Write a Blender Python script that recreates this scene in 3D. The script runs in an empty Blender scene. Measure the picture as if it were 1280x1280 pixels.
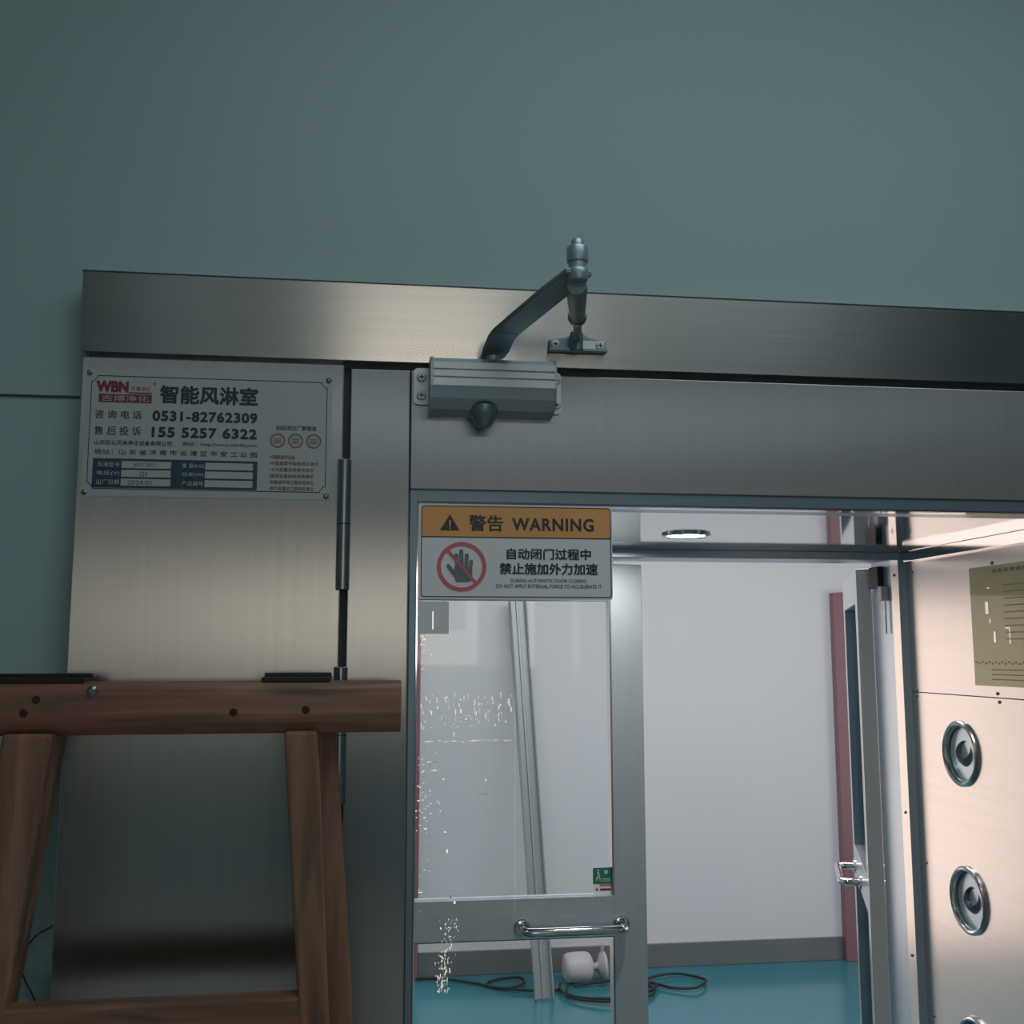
import bpy, bmesh, math, random
from mathutils import Vector, Matrix
random.seed(7)
C = bpy.context.scene.collection
SC = bpy.context.scene
PI = math.pi

# ------------------------------------------------------------------ camera
cam = bpy.data.objects.new('camera', bpy.data.cameras.new('camera')); C.objects.link(cam)
F_PX = 1340.9
cam.data.sensor_width = 36.0; cam.data.lens = F_PX / 1280 * 36.0
cam.data.clip_start = 0.02
yaw, pitch, roll = 0.135875, 0.129533, -0.0012625
fw = Vector((math.sin(yaw) * math.cos(pitch), math.cos(yaw) * math.cos(pitch), math.sin(pitch)))
rt = Vector((math.cos(yaw), -math.sin(yaw), 0)); up = rt.cross(fw)
r2 = rt * math.cos(roll) + up * math.sin(roll); u2 = -rt * math.sin(roll) + up * math.cos(roll)
cam.matrix_world = Matrix(((r2.x, u2.x, -fw.x, 0.0), (r2.y, u2.y, -fw.y, -1.36), (r2.z, u2.z, -fw.z, 1.62), (0, 0, 0, 1)))
SC.camera = cam

# ------------------------------------------------------------------ world, room lamps and added fill lights, exposure
w = bpy.data.worlds.new('world'); SC.world = w; w.use_nodes = True
w.node_tree.nodes['Background'].inputs[0].default_value = (0.6, 0.8, 0.9, 1)
w.node_tree.nodes['Background'].inputs[1].default_value = 0.05
SC.view_settings.view_transform = 'Standard'; SC.view_settings.look = 'None'
SC.view_settings.exposure = 0.0; SC.view_settings.gamma = 1.0; SC.view_settings.use_curve_mapping = False
SC.cycles.max_bounces = 10; SC.cycles.transparent_max_bounces = 16; SC.cycles.glossy_bounces = 6
SC.cycles.use_denoising = True
SC.cycles.sample_clamp_indirect = 6

def area(name, loc, direction, sx, sy, power, col):
    l = bpy.data.lights.new(name, 'AREA'); l.shape = 'RECTANGLE'; l.size = sx; l.size_y = sy; l.energy = power; l.color = col
    o = bpy.data.objects.new(name, l); C.objects.link(o); o.location = loc
    o.rotation_euler = Vector(direction).to_track_quat('-Z', 'Y').to_euler(); return o
WIN_MAIN, WIN_SLIT, WIN_FAR = 4.4, 6.0, 2.1     # brightness of the daylit panes
area('clean_room_ceiling_lamp', (1.4, 2.3, 2.86), (0, 0, -1), 3.0, 1.6, 66, (1.0, 0.92, 0.93))
area('clean_room_side_fill', (4.3, 2.3, 1.1), (-1, .3, 0), 1.8, 1.5, 26, (1.0, 0.82, 0.78))  # added fill, no window there; warms the far wall from the right
area('hall_ceiling_lamp', (0.55, -0.95, 2.87), (0, 0.0, -1), 1.3, .8, 6.6, (0.86, 1.0, 1.04))
area('hall_rear_fill', (0.9, -4.3, 2.87), (0, 0, -1), 4.2, 1.8, 11, (0.90, 1.0, 1.06))  # unseen fill added to brighten what the lower steel reflects

# ------------------------------------------------------------------ materials
def nt(m):
    m.use_nodes = True; return m.node_tree
def mat(name, col, rough=0.5, metal=0.0, spec=0.5, noise=0.0, nscale=8.0, bump=0.0, bscale=80.0, stretch=None, coat=0.0):
    m = bpy.data.materials.new(name); t = nt(m); b = t.nodes['Principled BSDF']
    b.inputs['Base Color'].default_value = (*col, 1); b.inputs['Roughness'].default_value = rough
    b.inputs['Metallic'].default_value = metal; b.inputs['Specular IOR Level'].default_value = spec
    b.inputs['Coat Weight'].default_value = coat
    tc = t.nodes.new('ShaderNodeTexCoord'); mp = t.nodes.new('ShaderNodeMapping')
    if stretch: mp.inputs['Scale'].default_value = stretch
    t.links.new(tc.outputs['Object'], mp.inputs[0])
    if noise:
        n = t.nodes.new('ShaderNodeTexNoise'); n.inputs['Scale'].default_value = nscale; n.inputs['Detail'].default_value = 5
        r = t.nodes.new('ShaderNodeMixRGB'); r.inputs[1].default_value = (*[c * (1 - noise) for c in col], 1)
        r.inputs[2].default_value = (*[min(1, c * (1 + noise)) for c in col], 1)
        t.links.new(mp.outputs[0], n.inputs['Vector']); t.links.new(n.outputs['Fac'], r.inputs[0]); t.links.new(r.outputs[0], b.inputs['Base Color'])
    if bump:
        n = t.nodes.new('ShaderNodeTexNoise'); n.inputs['Scale'].default_value = bscale; n.inputs['Detail'].default_value = 3
        bp = t.nodes.new('ShaderNodeBump'); bp.inputs['Strength'].default_value = bump; bp.inputs['Distance'].default_value = 0.002
        t.links.new(mp.outputs[0], n.inputs['Vector']); t.links.new(n.outputs['Fac'], bp.inputs['Height']); t.links.new(bp.outputs[0], b.inputs['Normal'])
    return m
def steel(name, col=(0.56, 0.57, 0.58), rough=0.3, aniso=0.0, spread=(0, 0, 1), grain=(1, 1, 1), gamt=0.12, bump=0.03):
    """brushed stainless sheet; spread = world direction the brushing smears highlights along"""
    m = mat(name, col, rough, 1.0, stretch=grain, noise=gamt, nscale=60, bump=bump, bscale=90)
    t = m.node_tree; b = t.nodes['Principled BSDF']
    b.inputs['Anisotropic'].default_value = aniso
    if aniso:
        c = t.nodes.new('ShaderNodeCombineXYZ')
        for i in range(3): c.inputs[i].default_value = spread[i]
        t.links.new(c.outputs[0], b.inputs['Tangent'])
    return m
def emit(name, col, s):
    m = bpy.data.materials.new(name); t = nt(m); t.nodes.remove(t.nodes['Principled BSDF'])
    e = t.nodes.new('ShaderNodeEmission'); e.inputs[0].default_value = (*col, 1); e.inputs[1].default_value = s
    t.links.new(e.outputs[0], t.nodes['Material Output'].inputs[0]); return m
def glass(name, tint=(0.93, 0.96, 0.96), ior=1.45, haze=0.0):
    m = bpy.data.materials.new(name); t = nt(m); t.nodes.remove(t.nodes['Principled BSDF'])
    tr = t.nodes.new('ShaderNodeBsdfTransparent'); tr.inputs[0].default_value = (*tint, 1)
    gl = t.nodes.new('ShaderNodeBsdfGlossy'); gl.inputs['Roughness'].default_value = 0.02
    fr = t.nodes.new('ShaderNodeFresnel'); fr.inputs[0].default_value = ior
    mx = t.nodes.new('ShaderNodeMixShader')
    t.links.new(fr.outputs[0], mx.inputs[0]); t.links.new(tr.outputs[0], mx.inputs[1]); t.links.new(gl.outputs[0], mx.inputs[2])
    out = mx
    if haze:
        d = t.nodes.new('ShaderNodeBsdfDiffuse'); d.inputs[0].default_value = (0.9, 0.92, 0.92, 1)
        m2 = t.nodes.new('ShaderNodeMixShader'); m2.inputs[0].default_value = haze
        t.links.new(mx.outputs[0], m2.inputs[1]); t.links.new(d.outputs[0], m2.inputs[2]); out = m2
    t.links.new(out.outputs[0], t.nodes['Material Output'].inputs[0]); return m
def wood(name, along, base=(0.50, 0.255, 0.165), dark=(0.17, 0.095, 0.07)):
    m = bpy.data.materials.new(name); t = nt(m); b = t.nodes['Principled BSDF']
    b.inputs['Roughness'].default_value = 0.55
    tc = t.nodes.new('ShaderNodeTexCoord'); mp = t.nodes.new('ShaderNodeMapping')
    mp.inputs['Scale'].default_value = [5.0 if i == along else 60.0 for i in range(3)]
    n = t.nodes.new('ShaderNodeTexNoise'); n.inputs['Scale'].default_value = 1.0; n.inputs['Detail'].default_value = 6; n.inputs['Distortion'].default_value = 0.6
    cr = t.nodes.new('ShaderNodeValToRGB')
    cr.color_ramp.elements[0].position = 0.30; cr.color_ramp.elements[0].color = (*dark, 1)
    cr.color_ramp.elements[1].position = 0.68; cr.color_ramp.elements[1].color = (*base, 1)
    n2 = t.nodes.new('ShaderNodeTexNoise'); n2.inputs['Scale'].default_value = 6.0; n2.inputs['Detail'].default_value = 2
    mx = t.nodes.new('ShaderNodeMixRGB'); mx.blend_type = 'MULTIPLY'; mx.inputs[0].default_value = 0.5
    t.links.new(tc.outputs['Object'], mp.inputs[0]); t.links.new(mp.outputs[0], n.inputs['Vector'])
    t.links.new(n.outputs['Fac'], cr.inputs[0]); t.links.new(tc.outputs['Object'], n2.inputs['Vector'])
    t.links.new(cr.outputs[0], mx.inputs[1]); t.links.new(n2.outputs['Color'], mx.inputs[2]); t.links.new(mx.outputs[0], b.inputs['Base Color'])
    mp3 = t.nodes.new('ShaderNodeMapping'); mp3.inputs['Scale'].default_value = [9.0 if i == along else 34.0 for i in range(3)]
    n3 = t.nodes.new('ShaderNodeTexNoise'); n3.inputs['Scale'].default_value = 1.0; n3.inputs['Detail'].default_value = 8; n3.inputs['Roughness'].default_value = 0.75
    c3 = t.nodes.new('ShaderNodeValToRGB'); c3.color_ramp.elements[0].position = 0.60; c3.color_ramp.elements[1].position = 0.74; c3.color_ramp.elements[1].color = (.5, .5, .5, 1)
    m3 = t.nodes.new('ShaderNodeMixRGB'); m3.inputs[2].default_value = (0.26, 0.23, 0.20, 1)
    t.links.new(tc.outputs['Object'], mp3.inputs[0]); t.links.new(mp3.outputs[0], n3.inputs['Vector']); t.links.new(n3.outputs['Fac'], c3.inputs[0]); t.links.new(c3.outputs[0], m3.inputs[0])
    t.links.new(mx.outputs[0], m3.inputs[1]); t.links.new(m3.outputs[0], b.inputs['Base Color'])
    bp = t.nodes.new('ShaderNodeBump'); bp.inputs['Strength'].default_value = 0.35; bp.inputs['Distance'].default_value = 0.002
    t.links.new(n.outputs['Fac'], bp.inputs['Height']); t.links.new(bp.outputs[0], b.inputs['Normal'])
    return m

M_WALL = mat('teal_grey_paint', (0.365, 0.50, 0.52), 0.75, noise=0.03, nscale=3, bump=0.05, bscale=120)
M_WHITE = mat('white_paint', (0.68, 0.69, 0.71), 0.7, noise=0.02, nscale=2)
M_CEIL = mat('ceiling_paint', (0.5, 0.58, 0.6), 0.8, noise=0.02)
M_FLOOR = mat('teal_floor_coating', (0.035, 0.20, 0.25), 0.16, noise=0.12, nscale=1.5, bump=0.02, bscale=12)
M_BASE = mat('dark_baseboard', (0.15, 0.165, 0.175), 0.4, noise=0.2, nscale=9)
M_RED = mat('hazed_red_door_paint', (0.25, 0.13, 0.15), 0.4, noise=0.1, nscale=5)  # glare haze put in: paler and greyer than the doors' own red
S_HEAD = steel('steel_header', (0.58, 0.575, 0.56), 0.235, 0.9, (0, 0, 1), (0.02, 1, 1.5), 0.10)
S_PANEL = steel('steel_panel', (0.55, 0.555, 0.56), 0.31, 0.92, (1, 0, 0), (1.5, 1, 0.02), 0.10)
S_DOOR = steel('steel_door', (0.53, 0.545, 0.565), 0.31, 0.92, (1, 0, 0), (1.5, 1, 0.02), 0.08)
S_IN = steel('steel_inner_wall', (0.66, 0.65, 0.64), 0.26, 0.5, (0, 1, 0), (1, 0.05, 1), 0.05)
S_CEIL = steel('steel_polished', (0.66, 0.66, 0.67), 0.07, gamt=0.03, bump=0.0)
S_FRAME = steel('steel_frame', (0.46, 0.56, 0.66), 0.28, gamt=0.06); S_FRAME.node_tree.nodes['Principled BSDF'].inputs['Metallic'].default_value = 0.55
CHROME = mat('chrome', (0.75, 0.76, 0.77), 0.08, 1.0)
M_ALU = mat('cast_aluminium', (0.38, 0.50, 0.56), 0.38, 0.6, noise=0.06, nscale=40)
M_ALU_L = mat('machined_aluminium', (0.66, 0.69, 0.71), 0.38, 0.45, stretch=(0.05, 1, 1), noise=0.06, nscale=200)
M_ARM = mat('painted_arm_steel', (0.23, 0.31, 0.34), 0.36, 0.7)
M_HINGE = mat('hinge_steel', (0.34, 0.38, 0.41), 0.3, 1.0)
M_DARK = mat('dark_rubber', (0.035, 0.05, 0.055), 0.5)
M_GASK = mat('grey_blue_seal', (0.19, 0.27, 0.33), 0.35, 0.4)
M_SCREW = mat('screw_steel', (0.30, 0.32, 0.33), 0.3, 1.0)
M_IRON = mat('black_iron', (0.03, 0.032, 0.035), 0.5, 0.6)
M_CABLE = mat('black_cable', (0.012, 0.014, 0.016), 0.45)
M_PLASTIC = mat('white_plastic', (0.54, 0.51, 0.53), 0.45)
GLASS = glass('clear_glass', (0.975, 0.985, 0.985), 1.14)
GLASS2 = glass('clear_glass_green', (0.965, 0.98, 0.978), 1.25)
FILM = glass('protective_film', (0.995, 0.995, 0.995), 1.06)
def translucent(name, col, mixv):
    m = bpy.data.materials.new(name); t = nt(m); t.nodes.remove(t.nodes['Principled BSDF'])
    d = t.nodes.new('ShaderNodeBsdfDiffuse'); d.inputs[0].default_value = (*col, 1); tr = t.nodes.new('ShaderNodeBsdfTranslucent'); tr.inputs[0].default_value = (*col, 1)
    mx = t.nodes.new('ShaderNodeMixShader'); mx.inputs[0].default_value = mixv
    t.links.new(d.outputs[0], mx.inputs[1]); t.links.new(tr.outputs[0], mx.inputs[2]); t.links.new(mx.outputs[0], t.nodes['Material Output'].inputs[0]); return m
M_FLAKE = mat('glinting_film_residue', (0.90, 0.92, 0.92), 0.26, 0.75)  # white residue made metallic so it shines with the window's light
M_PLATE = mat('nameplate_metal', (0.44, 0.48, 0.48), 0.5, 0.0, noise=0.03, nscale=30)
INK = mat('navy_ink', (0.02, 0.04, 0.07), 0.5)
INK_G = mat('dark_grey_ink', (0.06, 0.075, 0.085), 0.5)
INK_R = mat('red_ink', (0.22, 0.035, 0.06), 0.5)
INK_S = mat('faded_red_ink', (0.26, 0.15, 0.17), 0.5)
PINK = mat('pink_plastic', (0.55, 0.32, 0.32), 0.5)
INK_BLUE = mat('blue_ink', (0.02, 0.055, 0.10), 0.5)
INK_L = mat('pale_ink', (0.5, 0.56, 0.57), 0.5)
PAPER = mat('white_sticker_vinyl', (0.90, 0.91, 0.98), 0.45)
ORANGE = mat('orange_print', (0.90, 0.45, 0.15), 0.45)
BLACKP = mat('black_print', (0.03, 0.04, 0.05), 0.4)
REDP = mat('red_print', (0.72, 0.15, 0.19), 0.4)
HANDG = mat('grey_print', (0.15, 0.19, 0.22), 0.4)
GREENP = mat('green_print', (0.02, 0.22, 0.13), 0.4)
YELLOW = mat('yellow_notice_paper', (0.36, 0.345, 0.15), 0.35, noise=0.08, nscale=20, coat=0.5)
OLIVE = mat('olive_print', (0.20, 0.19, 0.07), 0.5)
GREYTAPE = mat('grey_tape', (0.88, 0.90, 0.94), 0.5, noise=0.04, nscale=60)

# ------------------------------------------------------------------ mesh helpers
def faces_of(bm, vs, fs):
    v = [bm.verts.new(p) for p in vs]
    for f in fs:
        try: bm.faces.new([v[i] for i in f])
        except ValueError: pass
    return v
def box(bm, x0, x1, y0, y1, z0, z1):
    return faces_of(bm, [(x, y, z) for z in (z0, z1) for y in (y0, y1) for x in (x0, x1)],
                    [(0, 2, 3, 1), (4, 5, 7, 6), (0, 1, 5, 4), (2, 6, 7, 3), (0, 4, 6, 2), (1, 3, 7, 5)])
def hexa(bm, a, b):
    """solid between two quads (4 corners each)"""
    faces_of(bm, list(a) + list(b), [(3, 2, 1, 0), (4, 5, 6, 7)] + [(i, (i + 1) % 4, 4 + (i + 1) % 4, 4 + i) for i in range(4)])
def frame_of(d):
    d = Vector(d).normalized(); a = Vector((0, 0, 1)) if abs(d.z) < 0.9 else Vector((1, 0, 0))
    x = d.cross(a).normalized(); return x, d.cross(x).normalized(), d
def lathe(bm, origin, axis, prof, seg=28):
    """prof: (distance along axis, radius)"""
    x, y, d = frame_of(axis); o = Vector(origin); rings = []
    for h, r in prof:
        if r <= 1e-6: rings.append([bm.verts.new(o + d * h)])
        else: rings.append([bm.verts.new(o + d * h + (x * math.cos(2 * PI * i / seg) + y * math.sin(2 * PI * i / seg)) * r) for i in range(seg)])
    for a, b in zip(rings, rings[1:]):
        for i in range(seg):
            q = [a[i % len(a)], a[(i + 1) % len(a)], b[(i + 1) % len(b)], b[i % len(b)]]
            q = list(dict.fromkeys(q))
            if len(q) > 2:
                try: bm.faces.new(q)
                except ValueError: pass
def cyl(bm, p0, p1, r, seg=20, r1=None):
    p0, p1 = Vector(p0), Vector(p1); L = (p1 - p0).length; r1 = r if r1 is None else r1; c = min(r, r1) * 0.12
    lathe(bm, p0, p1 - p0, [(0, 0), (0, r - c), (c, r), (L - c, r1), (L, r1 - c), (L, 0)], seg)
def tube(bm, pts, r, seg=10, radii=None):
    pts = [Vector(p) for p in pts]; rings = []; px = None
    for i, p in enumerate(pts):
        d = (pts[min(i + 1, len(pts) - 1)] - pts[max(i - 1, 0)]).normalized()
        if px is None: x, y, _ = frame_of(d)
        else:
            x = (px - d * px.dot(d)).normalized(); y = d.cross(x)
        px = x; rr = radii[i] if radii else r
        rings.append([bm.verts.new(p + (x * math.cos(2 * PI * k / seg) + y * math.sin(2 * PI * k / seg)) * rr) for k in range(seg)])
    for a, b in zip(rings, rings[1:]):
        for k in range(seg): bm.faces.new((a[k], a[(k + 1) % seg], b[(k + 1) % seg], b[k]))
    bm.faces.new(rings[0][::-1]); bm.faces.new(rings[-1])
def smooth_path(pts, n=8):
    pts = [Vector(p) for p in pts]; out = []
    for i in range(len(pts) - 1):
        p0, p1, p2, p3 = pts[max(i - 1, 0)], pts[i], pts[i + 1], pts[min(i + 2, len(pts) - 1)]
        for k in range(n):
            t = k / n
            out.append(0.5 * ((2 * p1) + (p2 - p0) * t + (2 * p0 - 5 * p1 + 4 * p2 - p3) * t * t + (3 * p1 - p0 - 3 * p2 + p3) * t ** 3))
    return out + [pts[-1]]
def prism(bm, pts, y0, y1):
    """outline of (x, z) points, solid from y0 to y1"""
    n = len(pts); f = [bm.verts.new((x, y0, z)) for x, z in pts]; b = [bm.verts.new((x, y1, z)) for x, z in pts]
    bm.faces.new(f); bm.faces.new(b[::-1])
    for i in range(n): bm.faces.new((f[i], b[i], b[(i + 1) % n], f[(i + 1) % n]))
def xprism(bm, pts, x0, x1):
    """outline of (y, z) points, solid from x0 to x1"""
    n = len(pts); f = [bm.verts.new((x0, y, z)) for y, z in pts]; b = [bm.verts.new((x1, y, z)) for y, z in pts]
    bm.faces.new(f); bm.faces.new(b[::-1])
    for i in range(n): bm.faces.new((f[i], b[i], b[(i + 1) % n], f[(i + 1) % n]))
def B(): return bmesh.new()
def obj(name, bm, m, parent=None, bev=0.0, seg=2, smooth=False):
    if bev:
        bmesh.ops.remove_doubles(bm, verts=bm.verts, dist=1e-6)
        bmesh.ops.bevel(bm, geom=list(bm.edges), offset=bev, segments=seg, affect='EDGES', profile=0.5, clamp_overlap=True)
    bmesh.ops.recalc_face_normals(bm, faces=bm.faces)
    me = bpy.data.meshes.new(name); bm.to_mesh(me); bm.free()
    me.materials.append(m)
    if smooth:
        for p in me.polygons: p.use_smooth = True
        me.set_sharp_from_angle(angle=math.radians(38))
    o = bpy.data.objects.new(name, me); C.objects.link(o)
    if parent: attach(o, parent)
    return o
def attach(o, parent):
    o.parent = parent
    o.matrix_parent_inverse = Matrix.Translation(-world_loc(parent))
def world_loc(o):
    v = Vector(o.location); p = o
    while p.parent:
        v = v + p.matrix_parent_inverse.to_translation() + p.parent.location; p = p.parent
    return v
def tag(o, label, cat=None, group=None, kind=None):
    o['label'] = label
    if cat: o['category'] = cat
    if group: o['group'] = group
    if kind: o['kind'] = kind
    return o
def thing(name, label, cat, loc=(0, 0, 0), group=None, kind=None):
    o = bpy.data.objects.new(name, None); C.objects.link(o); o.location = loc; o.empty_display_size = 0.05
    return tag(o, label, cat, group, kind)
def struct(name, bm, m, label, cat, bev=0.0):
    return tag(obj(name, bm, m, None, bev), label, cat, None, 'structure')
def text(name, s, x0, x1, z0, z1, y, m, parent=None, weight=0.0, spacing=1.0, shear=0.0):
    """lettering that fills the box x0..x1 by z0..z1 on the plane y, facing the viewer; weight thickens the strokes"""
    cu = bpy.data.curves.new(name, 'FONT'); cu.body = s; cu.size = 1.0; cu.space_character = spacing
    cu.resolution_u = 3; cu.shear = shear
    t = bpy.data.objects.new(name, cu); C.objects.link(t)
    dg = bpy.context.evaluated_depsgraph_get()
    src = bpy.data.meshes.new_from_object(t.evaluated_get(dg))
    bpy.data.objects.remove(t); bpy.data.curves.remove(cu)
    xs = [v.co.x for v in src.vertices]; ys = [v.co.y for v in src.vertices]
    a, b, c, d = min(xs), max(xs), min(ys), max(ys); g = weight * (z1 - z0)
    sh = [(0, 0)] if weight <= 0 else [(math.cos(2 * PI * k / 6) * g, math.sin(2 * PI * k / 6) * g) for k in range(6)] + [(0, 0)]
    vs, fs = [], []
    for q, (ux, uz) in enumerate(sh):
        n = len(vs)
        vs += [(x0 + g + (v.co.x - a) / (b - a) * (x1 - x0 - 2 * g) + ux, y - q * 3.5e-5, z0 + g + (v.co.y - c) / (d - c) * (z1 - z0 - 2 * g) + uz) for v in src.vertices]
        fs += [[n + i for i in p.vertices] for p in src.polygons]
    bpy.data.meshes.remove(src)
    me = bpy.data.meshes.new(name); me.from_pydata(vs, [], fs); me.materials.append(m)
    o = bpy.data.objects.new(name, me); C.objects.link(o)
    if parent: attach(o, parent)
    return o
def rounded(x0, x1, z0, z1, r, n=5):
    out = []
    for cx, cz, a0 in ((x1 - r, z1 - r, 0), (x0 + r, z1 - r, 90), (x0 + r, z0 + r, 180), (x1 - r, z0 + r, 270)):
        for k in range(n + 1):
            a = math.radians(a0 + 90 * k / n); out.append((cx + r * math.cos(a), cz + r * math.sin(a)))
    return out
def outline(bm, pts, t, y):
    """flat closed line of width t along (x, z) points, drawn inward"""
    n = len(pts); cx = sum(p[0] for p in pts) / n; cz = sum(p[1] for p in pts) / n
    inn = []
    for i in range(n):
        a, p, b = Vector(pts[i - 1]), Vector(pts[i]), Vector(pts[(i + 1) % n])
        d1 = (p - a).normalized(); d2 = (b - p).normalized()
        nn = Vector((-d1.y - d2.y, d1.x + d2.x))
        nn.normalize(); k = max(0.35, nn.dot(Vector((-d1.y, d1.x))))
        inn.append(p + nn * (t / k))
    o = [bm.verts.new((p[0], y, p[1])) for p in pts]; q = [bm.verts.new((p.x, y, p.y)) for p in inn]
    for i in range(n): bm.faces.new((o[i], o[(i + 1) % n], q[(i + 1) % n], q[i]))
def flat(bm, pts, y):
    bm.faces.new([bm.verts.new((x, y, z)) for x, z in pts])
def rect(bm, x0, x1, z0, z1, y): flat(bm, [(x0, z0), (x1, z0), (x1, z1), (x0, z1)], y)
def ring(bm, cx, cz, ro, ri, y, n=40):
    a = [bm.verts.new((cx + ro * math.cos(2 * PI * i / n), y, cz + ro * math.sin(2 * PI * i / n))) for i in range(n)]
    b = [bm.verts.new((cx + ri * math.cos(2 * PI * i / n), y, cz + ri * math.sin(2 * PI * i / n))) for i in range(n)]
    for i in range(n): bm.faces.new((a[i], a[(i + 1) % n], b[(i + 1) % n], b[i]))

# ------------------------------------------------------------------ the setting
XL, XR, YB, YF, ZC = -2.0, 4.4, -6.0, 4.3, 2.9
b = B(); box(b, XL - .1, XR + .1, .09, YF + .1, -.1, 0); struct('floor_far', b, M_FLOOR, 'glossy teal coated floor seen through the glass doors', 'floor')
b = B(); box(b, XL - .1, XR + .1, YB - .1, .09, -.1, 0); struct('floor_front', b, mat('grey_screed', (.55, .53, .52), .6, noise=.1), 'grey floor of the dim hall under the ladder', 'floor')
b = B(); box(b, XL - .1, XR + .1, YB - .1, YF + .1, ZC, ZC + .1); struct('ceiling', b, M_CEIL, 'pale ceiling above both rooms', 'ceiling')
# wall the air shower is set into; upper boards sit proud of the lower ones, with the joint left of the unit
b = B()
box(b, XL, -.352, .030, .15, 1.942, ZC); box(b, XL, -.352, .0345, .15, 0, 1.9385); box(b, XL, -.352, .042, .15, 1.9385, 1.942)
box(b, 1.578, XR, .030, .15, 0, ZC); box(b, -.352, 1.578, .030, .15, 2.092, ZC)
struct('wall_front', b, M_WALL, 'teal grey painted wall above and beside the steel air shower', 'wall')
b = B(); box(b, XL - .1, XL, YB, .15, 0, ZC); struct('wall_left', b, M_WALL, 'teal grey left wall of the dim hall', 'wall')
b = B(); box(b, XR, XR + .1, YB, .15, 0, ZC); struct('wall_right', b, M_WALL, 'teal grey right wall of the dim hall', 'wall')
# wall behind the viewer with its daylit windows
def wall_with_openings(name, holes, m, label):
    b = B(); xs = sorted({XL, XR, *[h[0] for h in holes], *[h[1] for h in holes]})
    for a, c in zip(xs, xs[1:]):
        hs = [h for h in holes if h[0] <= a and h[1] >= c]
        if hs:
            box(b, a, c, YB - .1, YB, 0, hs[0][2]); box(b, a, c, YB - .1, YB, hs[0][3], ZC)
        else: box(b, a, c, YB - .1, YB, 0, ZC)
    return struct(name, b, m, label, 'wall')
W1, W2 = (-.17, 1.0, 1.50, 2.20), (1.42, 1.50, 1.46, 2.30)
wall_with_openings('wall_back', [W1, W2], M_WALL, 'teal grey wall behind the viewer with daylit windows')
def window(name, h, strength, label):
    x0, x1, z0, z1 = h; t = thing(name, label, 'window', ((x0 + x1) / 2, YB - .05, z0), None, 'structure')
    b = B(); f = .012
    for q in ((x0, x0 + f, z0, z1), (x1 - f, x1, z0, z1), (x0, x1, z0, z0 + f), (x0, x1, z1 - f, z1)): box(b, q[0], q[1], YB - .07, YB - .01, q[2], q[3])
    obj('window_frame', b, M_WHITE, t)
    b = B(); box(b, x0 + f, x1 - f, YB - .05, YB - .044, z0 + f, z1 - f); obj('window_pane', b, emit('daylit_pane', (1.0, 0.88, 0.72), strength), t)
window('window_1', W1, WIN_MAIN, 'wide daylit window in the wall behind the viewer')
window('window_2', W2, WIN_SLIT, 'narrow upright daylit window behind the viewer')
# clean room beyond
b = B(); box(b, XL - .1, XR + .1, YF, YF + .1, 0, ZC); struct('wall_far', b, M_WHITE, 'white far wall of the room beyond the glass doors', 'wall')
b = B(); box(b, XR, XR + .1, .15, YF, 0, ZC); struct('wall_far_right', b, M_WHITE, 'white right wall of the room beyond', 'wall')
b = B(); box(b, XL - .1, XL, .15, YF, 0, ZC); struct('wall_far_left', b, M_WHITE, 'white left wall of the room beyond', 'wall')
b = B(); box(b, .292, 2.54, YF - .014, YF, 0, .118); struct('baseboard_far', b, M_BASE, 'dark grey baseboard along the white far wall', 'baseboard', .003)
def red_door(name, x0, x1, z1, hs, label):
    t = thing(name, label, 'door', ((x0 + x1) / 2, YF, 0), None, 'structure'); f = .07
    b = B(); box(b, x0, x0 + f, YF - .05, YF, 0, z1); box(b, x1 - f, x1, YF - .05, YF, 0, z1); box(b, x0 + f, x1 - f, YF - .05, YF, z1 - f, z1)
    obj('door_frame', b, M_RED, t, .004)
    b = B(); box(b, x0 + f, x1 - f, YF - .03, YF - .002, .005, z1 - f)
    for q in ((.12, .95), (1.05, z1 - f - .12)):
        for s in (0, 1): box(b, x0 + f + .1, x1 - f - .1, YF - .036 + s * .0, YF - .03, q[0], q[1])
    obj('door_leaf', b, M_RED, t, .003)
    hx = x1 - f - .06 if hs > 0 else x0 + f + .06
    b = B(); cyl(b, (hx, YF - .03, 1.0), (hx, YF - .085, 1.0), .012); cyl(b, (hx, YF - .08, 1.0), (hx - hs * .11, YF - .08, 1.0), .009); obj('door_handle', b, CHROME, t, smooth=True)
t = thing('door_1', 'dark red framed sunlit glazed door whose edge shows at the far left pane edge', 'door', (-.62, YF, 0), None, 'structure')
b = B()
for x0, x1 in ((-1.56, -1.50), (-.64, -.60), (.235, .290)): box(b, x0, x1, YF - .05, YF, 0, 2.0)
for x0, x1 in ((-1.50, -.64), (-.60, .235)): box(b, x0, x1, YF - .05, YF, 1.93, 2.0); box(b, x0, x1, YF - .05, YF, 0, .06)
obj('door_frame', b, M_RED, t, .004)
for x0, x1 in ((-1.50, -.64), (-.60, .235)):
    b = B(); box(b, x0, x1, YF - .026, YF - .020, .06, 1.93); obj('door_pane', b, emit('sunlit_pane', (1.0, 0.785, 0.69), WIN_FAR), t)
red_door('door_2', 2.545, 3.45, 1.94, 1, 'dark red door in the far wall at the right, beside the open leaf')

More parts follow.
